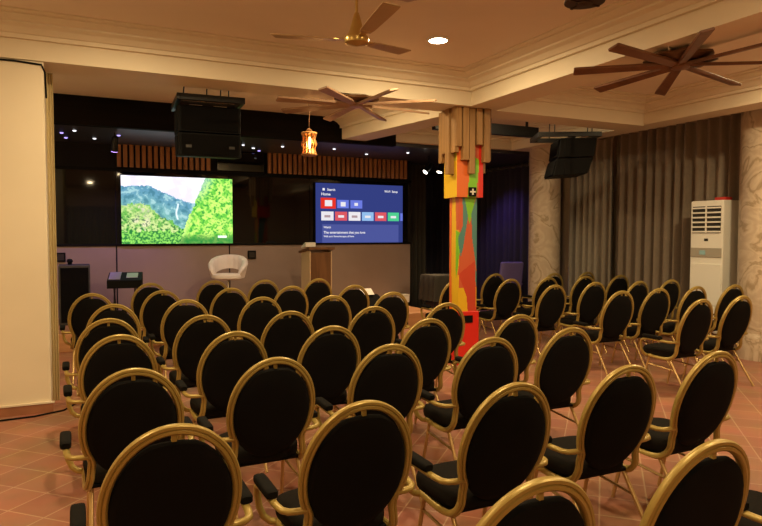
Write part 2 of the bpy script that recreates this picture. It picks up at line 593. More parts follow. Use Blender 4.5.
# unwrapped strip: u 0..1 left face, 1..2 front face, z in metres
SHAFT = [('p_orange', [(0, 0.6), (0.32, 0.6), (0.22, 1.3), (0.3, 2.1), (0, 2.1)]),
         ('p_coral', [(0.75, 1.66), (1.35, 1.66), (1.25, 2.1), (0.62, 2.1)]),
         ('p_green', [(0.72, 1.05), (0.95, 1.2), (1.22, 1.62), (0.7, 1.66)]),
         ('p_teal', [(0.95, 1.55), (1.15, 1.30), (1.5, 1.80), (1.6, 2.1), (1.2, 2.1), (1.25, 1.72)]),
         ('p_green', [(1.28, 2.1), (1.95, 2.1), (1.60, 1.72)]),
         ('p_teal', [(1.70, 1.86), (2.0, 2.1), (2.0, 0.95), (1.78, 1.25)]),
         ('p_coral', [(0.9, 1.1), (1.15, 1.35), (1.62, 1.76), (2.0, 1.15), (1.82, 1.2)]),
         ('p_verm', [(1.0, 1.12), (1.9, 1.28), (2.0, 0.6), (1.55, 0.6), (1.45, 0.85)])]


def shaft_col(u, z):
    if u > 2:
        return 'p_orange' if math.sin(u * 5 + z * 3) > 0 else 'p_teal'
    c = 'p_yellow' if (u < 1.02 or z < 0.95) else 'p_coral'
    for k, poly in SHAFT:
        if inside((u, z), poly):
            c = k
    return c


def box_col(u, z):
    if u < 1:
        return 'p_yellow' if u < 0.62 else 'p_olive' if z > 2.5 else 'p_yellow'
    if u > 2:
        return 'p_red'
    w = u - 1
    if w > 0.84:
        return 'p_red'
    if inside((w, z), [(0.40, 2.0), (0.72, 2.0), (0.86, 2.52), (0.52, 2.56)]):
        return 'p_green'
    if w < 0.5:
        return 'p_orange'
    return 'p_coral'


facet_box(0.125, 0.60, 2.08, 30, 220, shaft_col, 'shaft', t)
facet_box(0.178, 2.06, 2.75, 30, 66, box_col, 'upper_box', t)
MB().box(-0.15, 0.15, -0.15, 0.15, 0, 0.66).build('base', M['p_red'], t, 0.008)
MB().box(-0.06, 0.06, -0.158, -0.148, 0.52, 0.61).build('plaque', M['black'], t).__setitem__('label', 'black plaque on the red base')
MB().box(-0.16, 0.16, -0.16, 0.16, 2.75, BB).build('core', M['dark'], t)
s = MB().box(-0.02, 0.075, -0.20, -0.178, 2.07, 2.18).build('first_aid_sign', M['black'], t)
s['label'] = 'black square with a white cross'
MB().box(0.018, 0.037, -0.204, -0.1995, 2.088, 2.162).box(-0.010, 0.065, -0.204, -0.1995, 2.116, 2.134).build('cross', M['white'], s)
pl = [(0.055, 2.50), (0.062, 2.56), (0.075, 2.34), (0.075, 2.60), (0.075, 2.70), (0.085, 2.66)]
H = 0.235
left = [2.50, 2.60, 2.34, 2.59]
front = [2.66, 2.50, 2.34, 2.69, 2.48]
for face in range(4):
    zs = (left, front, [2.5, 2.36, 2.62, 2.44, 2.58], [2.42, 2.6, 2.36, 2.55])[face]
    n = len(zs)
    for i, z in enumerate(zs):
        w = 2 * H / n
        u0 = -H + i * w + 0.008
        u1 = u0 + w - 0.016
        dp = 0.012 * ((i * 7 + face) % 3)
        th = 0.055
        if face == 0:
            args = (-H - dp, -H + th, -u1, -u0, z, BB)
        elif face == 1:
            args = (u0, u1, -H - dp, -H + th, z, BB)
        elif face == 2:
            args = (H - th, H + dp, u0, u1, z, BB)
        else:
            args = (-u1, -u0, H - th, H + dp, z, BB)
        if face in (0, 2) and i in (0, n - 1):
            pass
        MB().box(*args).build('plank', M['plank'], t, 0.004)

# ------------------------------------------------------------------ chairs
RECL = math.tan(math.radians(16))


def back_y(z):
    return -0.195 - (z - 0.50) * RECL


def make_chair():
    t = thing('banquet_armchair', '', 'chair')
    # back frame: rail under the seat side, up the back, round the oval and down the other side
    a, b, zc = 0.222, 0.278, 0.677
    half = [(0.206, 0.13, 0.362), (0.207, 0.04, 0.354), (0.207, -0.06, 0.352), (0.204, -0.122, 0.360), (0.198, -0.166, 0.388),
            (0.190, -0.187, 0.430), (0.184, back_y(0.480), 0.480)]
    for ph in (-34, -25, -15, -4, 8, 20, 32, 44, 56, 67, 78):
        c, s = math.cos(math.radians(ph)), math.sin(math.radians(ph))
        half.append((a * c, back_y(zc + b * s), zc + b * s))
    top = [(0, back_y(zc + b), zc + b)]
    ctrl = [Vector(p) for p in half + top + [(-x, y, z) for x, y, z in reversed(half)]]
    path = []
    for i in range(len(ctrl) - 1):
        p0, p1, p2, p3 = ctrl[max(i - 1, 0)], ctrl[i], ctrl[i + 1], ctrl[min(i + 2, len(ctrl) - 1)]
        for q in (0.0, 0.5):
            path.append(0.5 * ((2 * p1) + (p2 - p0) * q + (2 * p0 - 5 * p1 + 4 * p2 - p3) * q * q + (3 * p1 - p0 - 3 * p2 + p3) * q ** 3))
    path.append(ctrl[-1])
    w, d = 0.0178, 0.0140
    sec = [(w, -d * .5), (w, d * .5), (w * .7, d), (w * .18, d), (0, d * .65), (-w * .18, d), (-w * .7, d), (-w, d * .5),
           (-w, -d * .5), (-w * .7, -d), (-w * .18, -d), (0, -d * .65), (w * .18, -d), (w * .7, -d)]
    MB().sweep(path, sec, (0, 0, 1)).build('back_frame', M['gold'], t, smooth=True)
    # oval pad
    mb = MB()
    pa, pb, pz = 0.207, 0.258, 0.665
    rings = []
    N = 36
    for k, off in ((0.55, -0.034), (0.85, -0.030), (0.97, -0.020), (1.0, -0.004), (1.0, 0.006), (0.97, 0.022), (0.85, 0.036), (0.5, 0.046)):
        ring = []
        for i in range(N):
            an = 2 * PI * i / N
            cs, sn = math.cos(an), math.sin(an)
            z = pz + pb * k * sn
            x = pa * k * cs
            if sn > 0.93:
                z -= 0.010 * (sn - 0.93) / 0.07
            ring.append((x, back_y(z) + off, z))
        rings.append(ring)
    mb.loft(rings)
    mb.build('backrest', M['fabric'], t, smooth=True)
    # small gold bracket closing the hand gap above the pad
    MB().box(-0.009, 0.009, back_y(0.93) - 0.002, back_y(0.93) + 0.012, 0.908, 0.945).build('top_bracket', M['gold'], t, 0.003)
    # seat
    rings = []
    N = 40
    for k, z in ((0.90, 0.372), (0.985, 0.38), (1.0, 0.40), (1.0, 0.422), (0.97, 0.440), (0.86, 0.452), (0.6, 0.459), (0.25, 0.462)):
        ring = []
        for i in range(N):
            an = 2 * PI * i / N
            cs, sn = math.cos(an), math.sin(an)
            x = math.copysign(abs(cs) ** 0.55, cs)
            y = math.copysign(abs(sn) ** 0.55, sn)
            ww = 0.205 + 0.022 * (y + 1) / 2
            yy = 0.045 + y * 0.205
            ring.append((x * ww * k, 0.045 + (yy - 0.045) * k, z))
        rings.append(ring)
    MB().loft(rings).build('seat', M['seat'], t, smooth=True)
    MB().box(-0.19, 0.19, -0.13, 0.19, 0.355, 0.373).build('seat_base', M['black'], t, 0.004)
    # legs
    for sx in (-1, 1):
        for p, q in (((0.185 * sx, 0.13, 0.365), (0.198 * sx, 0.215, 0.0)), ((0.185 * sx, -0.10, 0.365), (0.20 * sx, -0.335, 0.0))):
            q = Vector(q)
            p = Vector(p)
            MB().tube([p, p.lerp(q, 0.5), q], 0.0115, 8, (0, 1, 0.1)).build('leg', M['gold_leg'], t, smooth=True)
        p = Vector((0.189 * sx, 0.153, 0.27))
        q = Vector((0.190 * sx, -0.178, 0.245))
        MB().tube([p, p.lerp(q, 0.5), q], 0.008, 6, (1, 0, 0)).build('stretcher', M['gold_leg'], t, smooth=True)
        # armrest
        path = [(0.190, back_y(0.540), 0.540), (0.232, -0.205, 0.540), (0.264, -0.198, 0.541), (0.284, -0.175, 0.542), (0.292, -0.13, 0.544),
                (0.296, -0.04, 0.546), (0.298, 0.05, 0.548), (0.299, 0.105, 0.543), (0.298, 0.140, 0.525), (0.295, 0.152, 0.49),
                (0.287, 0.150, 0.43), (0.270, 0.142, 0.388), (0.244, 0.132, 0.367), (0.212, 0.122, 0.361)]
        path = [(x * sx, y, z) for x, y, z in path]
        n = 10
        ar = MB().sweep(path, [(0.013 * math.cos(2 * PI * i / n), 0.0155 * math.sin(2 * PI * i / n)) for i in range(n)], (0, 0.2, 1)).build('armrest', M['gold'], t, smooth=True)
        mb = MB()
        rings = []
        for y, k in ((-0.095, 0.7), (-0.085, 0.95), (-0.06, 1), (0.02, 1.02), (0.09, 1.03), (0.112, 0.98), (0.12, 0.7)):
            ring = []
            for i in range(14):
                an = 2 * PI * i / 14
                cs, sn = math.cos(an), math.sin(an)
                x = math.copysign(abs(cs) ** 0.5, cs) * 0.0265 * k
                z = math.copysign(abs(sn) ** 0.6, sn) * 0.019 * k
                ring.append((0.296 * sx + x, y, 0.572 + z))
            rings.append(ring)
        mb.loft(rings)
        mb.build('arm_pad', M['pad'], ar, smooth=True)
    return t


def copy_tree(o, parent=None):
    c = o.copy()
    C.objects.link(c)
    if parent:
        c.parent = parent
    for ch in o.children:
        copy_tree(ch, c)
    return c


ROWN = ['nearest row', 'second row from camera', 'third row from camera', 'fourth row from camera', 'fifth row from camera',
        'sixth row from camera', 'seventh row from camera', 'row closest to the stage']
COLN = ['leftmost seat', 'second seat from the left', 'third seat from the left', 'fourth seat from the left', 'rightmost seat']
chairs = []     # x, y of the top of the back; label
LEFT = [
    [None, (1.08, 1.27), (1.76, 1.28), (2.56, 1.30), None],
    [(0.28, 2.17), (0.96, 2.17), (1.65, 2.16), (2.37, 2.22), (3.07, 2.28)],
    [(0.23, 3.18), (0.90, 3.15), (1.62, 3.25), (2.28, 3.20), (3.01, 3.31)],
    [(0.23, 4.31), (0.92, 4.13), (1.59, 4.09), (2.36, 4.13), (3.12, 4.03)],
    [(0.21, 5.19), (0.90, 5.09), (1.59, 5.05), (2.36, 5.06), (3.08, 5.03)],
    [(0.31, 6.26), (0.97, 6.40), (1.70, 6.33), (2.40, 6.16), (3.14, 6.26)],
    [(0.15, 7.51), (0.87, 7.57), (1.65, 7.57), (2.39, 7.54), (3.15, 7.35)],
    [None, (0.87, 8.82), (1.72, 8.92), (2.39, 8.75), (3.15, 8.68)],
]
for r, row in enumerate(LEFT):
    for c, p in enumerate(row):
        if p:
            col = COLN[c]
            if r == 0:
                lab = ['', 'gold oval-back chair cut off by the bottom edge left of centre in the nearest row',
                       'gold oval-back chair cut off by the bottom right corner in the nearest row',
                       'chair in the nearest row almost wholly past the right edge, only its black seat showing'][c]
            elif r == 7:
                lab = 'gold oval-back armchair, left block, row closest to the stage, ' + ['', 'leftmost, by the mixing desk', 'second seat, below the tub chair', 'third seat from the left', 'last seat, before the lectern'][c]
            else:
                lab = 'gold oval-back armchair, left block, %s, %s' % (ROWN[r], col)
            chairs.append((p[0], p[1], lab, 'gold oval-back chairs of the left block'))
chairs.append((4.81, 7.60, 'gold oval-back armchair standing alone, half hidden behind the painted pillar', None))
RN = ['row nearest the camera', 'second row from camera', 'third row from camera', 'fourth row from camera', 'row farthest from the camera']
CN = ['leftmost seat', 'second seat from the left', 'third seat from the left', 'fourth seat, nearest the curtain']
RIGHT = [
    [(5.48, 4.23), (6.17, 4.29), None, None],
    [(5.52, 5.26), (6.18, 5.32), (6.84, 5.33), (7.50, 5.30)],
    [(5.42, 6.26), (6.24, 6.40), (6.90, 6.27), (7.56, 6.30)],
    [(5.59, 7.39), (6.30, 7.41), (7.05, 7.42), (7.72, 7.38)],
    [None, (6.14, 8.51), (7.10, 8.20), (7.84, 8.24)],
]
for r, row in enumerate(RIGHT):
    for c, p in enumerate(row):
        if p:
            if r == 0:
                cn = ['leftmost seat', 'rightmost seat, legs fully in view'][c]
            elif r == 4:
                cn = ['', 'leftmost seat, by the dark curtain', 'middle seat, before the marble column', 'rightmost seat, against the taupe curtain'][c]
            elif r == 1 and c == 3:
                cn = 'rightmost seat, before the right marble column'
            else:
                cn = CN[c]
            chairs.append((p[0], p[1], 'gold oval-back armchair, right block, %s, %s' % (RN[r], cn), 'gold oval-back chairs of the right block'))
proto = make_chair()
rnd = random.Random(11)
for i, (x, y, lab, grp) in enumerate(chairs):
    o = proto if i == 0 else copy_tree(proto)
    o.location = (x * (1 + (0.045 / y if y > 2 else 0)), y + 0.33, 0)
    o.rotation_euler = (0, 0, math.radians(rnd.uniform(-2.0, 2.0)))
    o['label'] = lab
    if grp:
        o['group'] = grp
    elif 'group' in o.keys():
        del o['group']

# ------------------------------------------------------------------ screens
def tv(name, label, x0, x1, z0, z1):
    t = thing(name, label, 'screen', ((x0 + x1) / 2, SY - 0.03, z0), 0, 'screens on the stage wall')
    w, h = x1 - x0, z1 - z0
    MB().box(-w / 2 - 0.015, w / 2 + 0.015, -0.05, 0.0, -0.02, h + 0.015).build('housing', M['black'], t, 0.004)
    return t, w, h


def lerp3(a, b, t):
    return tuple(a[i] + (b[i] - a[i]) * t for i in range(3))


def vnoise(x, y, s):
    return noise.fractal(Vector((x * s, y * s, s * 0.37)), 0.9, 2.1, 5)


def sm(a, b, x):
    t = min(1, max(0, (x - a) / (b - a)))
    return t * t * (3 - 2 * t)


def valley(u, v):
    """the landscape shown on the left screen; u right, v up, 0..1"""
    n1 = vnoise(u * 1.5, v, 4)
    n2 = vnoise(u * 1.5, v, 11)
    n3 = vnoise(u * 1.5, v, 30)
    n4 = vnoise(u * 1.5 + 3, v, 55)
    c = lerp3((0.66, 0.62, 0.76), (0.88, 0.86, 0.92), sm(-0.4, 0.5, n1))
    # hazy blue ridge
    ridge = 0.86 - abs(u - 0.18) * 0.12 - max(0, u - 0.25) * 0.62 + max(0, u - 0.5) * 0.25 + 0.025 * n2 + 0.012 * n3
    if v < ridge:
        d = ridge - v
        c = lerp3((0.10, 0.26, 0.38), (0.17, 0.40, 0.36), sm(0, 0.45, d))
        c = lerp3(c, (0.34, 0.55, 0.56), sm(0.05, 0.6, n2 + 0.5 * n3) * 0.8)
        c = lerp3(c, (0.04, 0.15, 0.20), sm(0.05, 0.6, -n2 + 0.4 * n3) * 0.7)
        fall = abs(u - 0.485 - 0.008 * math.sin(v * 24))
        if 0.36 < v < 0.60:
            c = lerp3(c, (0.75, 0.84, 0.86), 0.85 * (1 - sm(0.003, 0.012, fall)))
    # left slope with a sunlit rib
    rib = 0.20 + 0.04 * n2
    slope = 0.60 - (max(0, u - rib) * 1.25 + max(0, rib - u) * 0.15) + 0.04 * n2 + 0.02 * n3
    if v < slope:
        k = sm(-0.45, 0.45, n2 + 0.6 * n3)
        c = lerp3((0.50, 0.62, 0.24), (0.13, 0.40, 0.07), k)
        c = lerp3(c, (0.70, 0.62, 0.46), 0.8 * sm(0.0, 0.5, n1 + 0.35 * n3) * (1 - sm(0.2, 0.32, u)))
        c = lerp3(c, (0.02, 0.12, 0.04), sm(0.12, 0.5, n3 + 0.5 * n4) * (1 - sm(0.35, 0.55, v)) * 0.9)
    bush = 0.20 + 0.06 * n2
    if v < bush and u < 0.66:
        c = lerp3((0.24, 0.60, 0.10), (0.02, 0.17, 0.04), sm(-0.4, 0.4, n3 + 0.7 * n4))
    # right bright slope
    edge = 0.50 + 0.215 * max(0, v) + 0.03 * v * v + 0.012 * n3 + 0.012 * n2
    if u > edge:
        k = sm(-0.5, 0.5, n2 + 0.7 * n3)
        c = lerp3((0.52, 0.84, 0.15), (0.12, 0.48, 0.05), k)
        c = lerp3(c, (0.03, 0.24, 0.05), sm(0.15, 0.6, n3 + 0.6 * n4) * 0.9)
        c = lerp3(c, (0.22, 0.44, 0.36), 0.75 * sm(0.55, 0.95, v) * (1 - sm(0.0, 0.12, u - edge)))
        c = lerp3(c, (0.58, 0.86, 0.22), 0.8 * (1 - sm(0.0, 0.05, u - edge)) * (1 - sm(0.2, 0.55, v)))
        c = lerp3(c, (0.02, 0.18, 0.04), 0.8 * (1 - sm(0.06, 0.17, v + 0.08 * n3)))
    if 0.86 < u < 0.94 and 0.085 < v < 0.125:
        c = lerp3(c, (0.9, 0.97, 0.9), 0.85)
    return c


TA = tv('wall_screen', 'lit screen showing a green mountain valley, left of the tub chair', 0.70, 2.545, 1.452, 2.595)
t, w, h = TA
nx, nz = 190, 116
me = bpy.data.meshes.new('display')
vv, ff, cc = [], [], []
for k in range(nz + 1):
    for i in range(nx + 1):
        vv.append((-w / 2 + w * i / nx, -0.053, h * k / nz))
for k in range(nz):
    for i in range(nx):
        a = k * (nx + 1) + i
        ff.append((a, a + 1, a + nx + 2, a + nx + 1))
        cc.append(valley((i + 0.5) / nx, (k + 0.5) / nz))
me.from_pydata(vv, [], ff)
ca = me.color_attributes.new('picture', 'FLOAT_COLOR', 'CORNER')
for p, c in zip(me.polygons, cc):
    for li in p.loop_indices:
        ca.data[li].color = (*c, 1)
m = bpy.data.materials.new('valley_picture')
m.use_nodes = True
nt = m.node_tree
nt.nodes.remove(nt.nodes['Principled BSDF'])
e = nt.nodes.new('ShaderNodeEmission')
at = nt.nodes.new('ShaderNodeVertexColor')
at.layer_name = 'picture'
nt.links.new(at.outputs['Color'], e.inputs[0])
e.inputs[1].default_value = 1.5
nt.links.new(e.outputs[0], nt.nodes['Material Output'].inputs[0])
me.materials.append(m)
o = bpy.data.objects.new('display', me)
C.objects.link(o)
o.parent = t
o['label'] = 'bright picture of a green mountain valley with a waterfall'

TB = tv('wall_screen', 'lit screen showing a blue menu with app tiles, behind the lectern', 4.12, 5.98, 1.452, 2.59)
t, w, h = TB
UI = {'bg': (0.035, 0.050, 0.22), 'bg2': (0.075, 0.095, 0.33), 'blue': (0.15, 0.20, 0.75), 'red': (0.80, 0.035, 0.02), 'pink': (0.72, 0.10, 0.12), 'white': (0.85, 0.82, 0.86),
      'sky': (0.30, 0.52, 0.85), 'green': (0.08, 0.62, 0.28), 'grey': (0.45, 0.32, 0.34)}
UIM = {k: emission('screen_' + k, c, 1.0) for k, c in UI.items()}
keys = list(UI)
mb = MB()


def ui(x0, x1, y0, y1, k, lay):
    """screen fractions measured from the top left"""
    mb.mi = keys.index(k)
    yy = -0.0525 - 0.0006 * lay
    vs_ = [mb.bm.verts.new((-w / 2 + w * a, yy, h * (1 - b))) for a, b in ((x0, y1), (x1, y1), (x1, y0), (x0, y0))]
    mb.face(vs_)


ui(0, 1, 0, 1, 'bg', 0)
ui(0.07, 0.95, 0.69, 1.0, 'bg2', 1)
ui(0.055, 0.22, 0.245, 0.425, 'red', 1)
ui(0.10, 0.18, 0.285, 0.385, 'white', 2)
ui(0.235, 0.365, 0.275, 0.415, 'blue', 1)
ui(0.275, 0.33, 0.31, 0.385, 'white', 2)
ui(0.385, 0.52, 0.275, 0.415, 'blue', 1)
ui(0.43, 0.47, 0.32, 0.37, 'white', 2)
for i, k in enumerate(('white', 'pink', 'white', 'sky', 'pink', 'green')):
    x = 0.06 + i * 0.152
    ui(x, x + 0.135, 0.475, 0.625, k, 1)
    ui(x + 0.035, x + 0.10, 0.535, 0.575, 'grey' if k == 'white' else 'white', 2)
ui(0.972, 1.0, 0.485, 0.62, 'blue', 1)
ui(0.075, 0.10, 0.085, 0.125, 'white', 1)
o = mb.build('display', [UIM[k] for k in keys], t)
o['label'] = 'blue menu with a row of coloured app tiles'


def text(body, x, y, size, parent, base, m, ww, hh):
    cu = bpy.data.curves.new('screen_text', 'FONT')
    cu.body = body
    cu.size = size
    cu.extrude = 0.0004
    cu.offset = size * 0.02
    cu.materials.append(m)
    tmp = bpy.data.objects.new('tmp_text', cu)
    C.objects.link(tmp)
    dg = bpy.context.evaluated_depsgraph_get()
    me = bpy.data.meshes.new_from_object(tmp.evaluated_get(dg))
    bpy.data.objects.remove(tmp)
    o = bpy.data.objects.new('screen_text', me)
    C.objects.link(o)
    o.parent = parent
    o.location = (-ww / 2 + ww * x, base, hh * (1 - y))
    o.rotation_euler = (PI / 2, 0, 0)
    return o


text('Search', 0.125, 0.125, 0.062, t, -0.0545, UIM['white'], w, h)
text('Home', 0.06, 0.205, 0.075, t, -0.0545, UIM['white'], w, h)
text('Wi-Fi  Setup', 0.78, 0.125, 0.058, t, -0.0545, UIM['white'], w, h)
text('Watch', 0.085, 0.755, 0.055, t, -0.0545, UIM['white'], w, h)
text('The entertainment that you love', 0.085, 0.845, 0.066, t, -0.0545, UIM['white'], w, h)
text('With your favourite apps, all here', 0.085, 0.905, 0.046, t, -0.0545, UIM['white'], w, h)

# slat panels above the screens
def slats(x0, n, label):
    t = thing('slat_panel', label, 'slat panel', (x0, SY - 0.06, 2.73), 0, 'wooden slat panels above the screens')
    L = n * 0.0968
    mb = MB()
    for i in range(n):
        mb.box(i * 0.0968 + 0.008, i * 0.0968 + 0.070, -0.05, 0.0, 0, 0.37)
    mb.build('slats', M['slat'], t, 0.004)
    MB().box(0, L, 0.0, 0.02, -0.0, 0.37).build('backing_board', M['dark'], t)


slats(0.64, 16, 'short row of upright wooden slats above the valley screen')
slats(3.19, 30, 'long row of upright wooden slats above the menu screen')
tag(MB().box(2.28, 3.12, SY - 0.10, SY - 0.05, 2.74, 3.08).build('black_panel', M['glass'], bevel=0.004), 'glossy black panel between the two slat rows', 'panel')

# sockets on the laminate
for x, lab in ((-0.22, 'black socket box on the laminate at far left'), (2.90, 'black socket box on the laminate right of the tub chair')):
    t = thing('wall_socket', lab, 'socket', (x, SY - 0.02, 1.24), 0, 'black socket boxes on the stage wall')
    MB().box(-0.075, 0.075, -0.03, 0, -0.075, 0.075).build('box', M['black'], t, 0.006)
    MB().box(-0.05, 0.05, -0.033, -0.03, -0.05, 0.05).build('socket_plate', M['dark_slot'], t)

# ------------------------------------------------------------------ stage furniture
# tub chair
t = thing('tub_chair', 'white padded tub chair on a thin pedestal, below the valley screen', 'chair', (2.27, 10.55, SZ), math.radians(-22))
ZS = 0.66
MB().lathe([(0.19, 0), (0.19, 0.012), (0.05, 0.03), (0.028, 0.05), (0.028, 0.40), (0.02, 0.41), (0.02, ZS - 0.06), (0.09, ZS - 0.05), (0.09, ZS - 0.03)], 24).build('pedestal', M['chrome'], t, smooth=True)
MB().tube([(0, -0.03, 0.30), (-0.08, -0.16, 0.29), (0.08, -0.16, 0.29), (0.0, -0.03, 0.30)], 0.008).build('footrest', M['chrome'], t, smooth=True)
rings = []
for k, z in ((0.85, ZS - 0.04), (1, ZS - 0.02), (1.02, ZS + 0.03), (0.95, ZS + 0.05), (0.6, ZS + 0.058)):
    rings.append([(0.25 * k * math.copysign(abs(math.cos(a)) ** .75, math.cos(a)), 0.22 * k * math.copysign(abs(math.sin(a)) ** .75, math.sin(a)) - 0.02, z) for a in [2 * PI * i / 28 for i in range(28)]])
MB().loft(rings).build('seat', M['leather'], t, smooth=True)
# wrap-round back: a swept band, high behind and falling to the arms, padded in vertical flutes
mb = MB()
rings = []
n = 60
for i in range(n + 1):
    f = i / n
    an = math.radians(-38 + 256 * f)
    rise = math.sin(PI * f) ** 0.75
    fl = 0.010 * abs(math.sin(f * PI * 11))
    ro = 0.285 + fl + 0.02 * rise
    ri = 0.235 - fl
    zt = ZS + 0.11 + 0.25 * rise
    zb = ZS - 0.02 + 0.15 * max(0, rise - 0.45) / 0.55
    cs, sn = math.cos(an), math.sin(an)
    sec = [(ri, zb), (ri - 0.005, (zb + zt) / 2), (ri + 0.0, zt - 0.03), (ri + 0.025, zt), (ro, zt), (ro + 0.02, zt - 0.03), (ro, (zb + zt) / 2), (ro - 0.03, zb)]
    rings.append([(r * cs, r * 0.92 * sn, z) for r, z in sec])
mb.loft(rings)
mb.build('backrest', M['leather'], t, smooth=True)

# lectern
t = thing('lectern', 'wooden lectern with a pale side, in front of the menu screen', 'lectern', (3.79, 10.45, SZ))
MB().box(-0.185, 0.185, -0.20, -0.16, 0.04, 1.05).build('front_panel', M['lectern'], t, 0.004)
MB().box(-0.20, -0.185, -0.20, 0.26, 0.04, 1.08).build('side_panel', M['lectern_side'], t, 0.003)
MB().box(0.185, 0.20, -0.20, 0.26, 0.04, 1.08).build('side_panel', M['lectern_side'], t, 0.003)
MB().box(-0.185, 0.185, -0.16, 0.2, 0.72, 0.74).build('shelf', M['lectern'], t, 0.003)
MB().box(-0.26, 0.26, -0.24, 0.30, 0, 0.04).build('plinth', M['lectern'], t, 0.006)
MB().prism([(-0.26, 1.10), (-0.26, 1.145), (0.30, 1.07), (0.30, 1.03)], 'x', -0.235, 0.235).build('top', M['lectern'], t, 0.005)
tag(MB().prism([(-0.10, -0.012), (0.12, -0.040), (0.12, 0.0), (-0.06, 0.065), (-0.10, 0.055)], 'x', -0.09, 0.09).build('paper_sheaf', M['paper'], bevel=0.004, loc=(3.60, 10.33, SZ + 1.160)), 'curled sheaf of white paper on the left of the lectern top', 'papers')

# floor monitor and papers beside the lectern
t = thing('stage_monitor', 'black wedge speaker on the stage floor right of the lectern', 'speaker', (4.62, 10.05, SZ), math.radians(15))
MB().prism([(-0.2, 0), (0.22, 0), (0.22, 0.20), (0.10, 0.30), (-0.2, 0.08)], 'x', -0.27, 0.27).build('cabinet', M['black'], t, 0.008)
MB().prism([(-0.195, 0.09), (0.09, 0.297), (0.085, 0.304), (-0.20, 0.097)], 'x', -0.24, 0.24).build('grille', M['grille'], t)
tag(MB().prism([(-0.10, 0), (0.10, 0), (0.06, 0.10), (0.05, 0.10)], 'x', -0.12, 0.10).build('folded_card', M['paper'], loc=(4.63, 10.19, SZ + 0.302)), 'folded white card standing on the wedge speaker', 'card')
t = thing('floor_box', 'small white box at the foot of the stage wall, under the menu screen', 'box', (5.93, 11.30, SZ))
MB().box(-0.10, 0.10, -0.09, 0.09, 0, 0.14).build('box', M['white'], t, 0.006)
MB().box(-0.105, 0.105, -0.095, 0.095, 0.14, 0.16).build('lid', M['white'], t, 0.004)

# speaker cabinet and mixing desk at stage left
t = thing('floor_speaker', 'tall dark speaker cabinet on the stage at far left', 'speaker', (-0.02, 10.75, SZ))
MB().box(-0.215, 0.215, -0.22, 0.22, 0, 0.90).build('cabinet', M['cabinet_grey'], t, 0.012)
MB().box(-0.19, 0.19, -0.228, -0.22, 0.04, 0.86).build('grille', M['grille'], t, 0.003)
MB().lathe([(0.03, 0.90), (0.03, 0.93), (0.045, 0.95), (0.03, 0.985), (0.0, 0.99)], 14, (-0.06, -0.05, 0)).build('cap', M['black'], t, smooth=True)
t = thing('mixing_desk', 'violet-lit mixing desk on a stand, left of the valley screen', 'mixer', (0.67, 10.30, SZ), math.radians(-8))
MB().prism([(-0.20, 0.56), (0.20, 0.56), (0.20, 0.78), (-0.20, 0.68)], 'x', -0.24, 0.24).build('console', M['black'], t, 0.008)
MB().prism([(-0.17, 0.689), (0.17, 0.775), (0.168, 0.785), (-0.172, 0.699)], 'x', -0.22, -0.06).build('fader_panel', M['silver'], t, 0.003)
MB().prism([(-0.10, 0.707), (0.12, 0.762), (0.118, 0.772), (-0.102, 0.717)], 'x', 0.02, 0.18).build('fader_panel', M['silver'], t, 0.003)
for sx in (-0.16, 0.16):
    MB().tube([(sx, -0.16, 0), (sx, 0.0, 0.30), (sx, 0.16, 0.57)], 0.013).build('leg', M['black_metal'], t, smooth=True)
    MB().tube([(sx * 0.9, 0.16, 0), (sx * 0.9, 0.0, 0.30), (sx * 0.9, -0.16, 0.57)], 0.013).build('leg', M['black_metal'], t, smooth=True)

# cloth-covered table and violet armchair in the recess
t = thing('side_table', 'table under a dark grey cloth, left of the painted pillar', 'table', (6.31, 10.45, 0))
MB().box(-0.30, 0.30, -0.26, 0.26, 0.80, 0.83).build('tabletop', M['black'], t)
for sx in (-0.27, 0.27):
    for sy in (-0.22, 0.22):
        MB().tube([(sx, sy, 0), (sx, sy, 0.4), (sx, sy, 0.80)], 0.015).build('leg', M['black_metal'], t, smooth=True)
mb = MB()
rings = []
for z, g, wv in ((0.36, 0.035, 0.016), (0.6, 0.022, 0.010), (0.82, 0.006, 0.002), (0.843, -0.005, 0.0)):
    ring = []
    per = []
    N = 18
    for (ax, ay), (bx, by) in (((-.3, -.26), (.3, -.26)), ((.3, -.26), (.3, .26)), ((.3, .26), (-.3, .26)), ((-.3, .26), (-.3, -.26))):
        for i in range(N):
            per.append((ax + (bx - ax) * i / N, ay + (by - ay) * i / N))
    for i, (x, y) in enumerate(per):
        k = 1 + (g + wv * math.sin(i * 1.05)) / 0.28
        ring.append((x * k, y * k, z))
    rings.append(ring)
mb.loft(rings, True, False)
mb.face([mb.bm.verts.new((p[0], p[1], p[2] + 0.001)) for p in rings[-1]])
o = mb.build('tablecloth', M['cloth_dark'], smooth=True, loc=(6.31, 10.45, 0))
tag(o, 'dark grey cloth draped over the small table near the pillar', 'tablecloth')

t = thing('lounge_chair', 'violet-lit upholstered chair beside the dark curtain, left of the marble column', 'chair', (7.85, 10.5, 0), math.radians(165))
MB().box(-0.26, 0.26, -0.25, 0.25, 0.36, 0.48).build('seat', M['purple'], t, 0.04, seg=4)
mb = MB()
mb.prism([(0.18, 0.46), (0.28, 0.46), (0.40, 1.06), (0.33, 1.08)], 'x', -0.24, 0.24)
mb.build('backrest', M['purple'], t, 0.035, seg=4)
for sx in (-1, 1):
    for y in (-0.2, 0.2):
        MB().tube([(0.21 * sx, y, 0.37), (0.22 * sx, y * 1.08, 0.2), (0.23 * sx, y * 1.15, 0)], 0.014).build('leg', M['black_metal'], t, smooth=True)
    MB().tube([(0.26 * sx, 0.24, 0.62), (0.28 * sx, 0.0, 0.64), (0.27 * sx, -0.2, 0.62), (0.26 * sx, -0.22, 0.45)], 0.018).build('armrest', M['purple'], t, smooth=True)

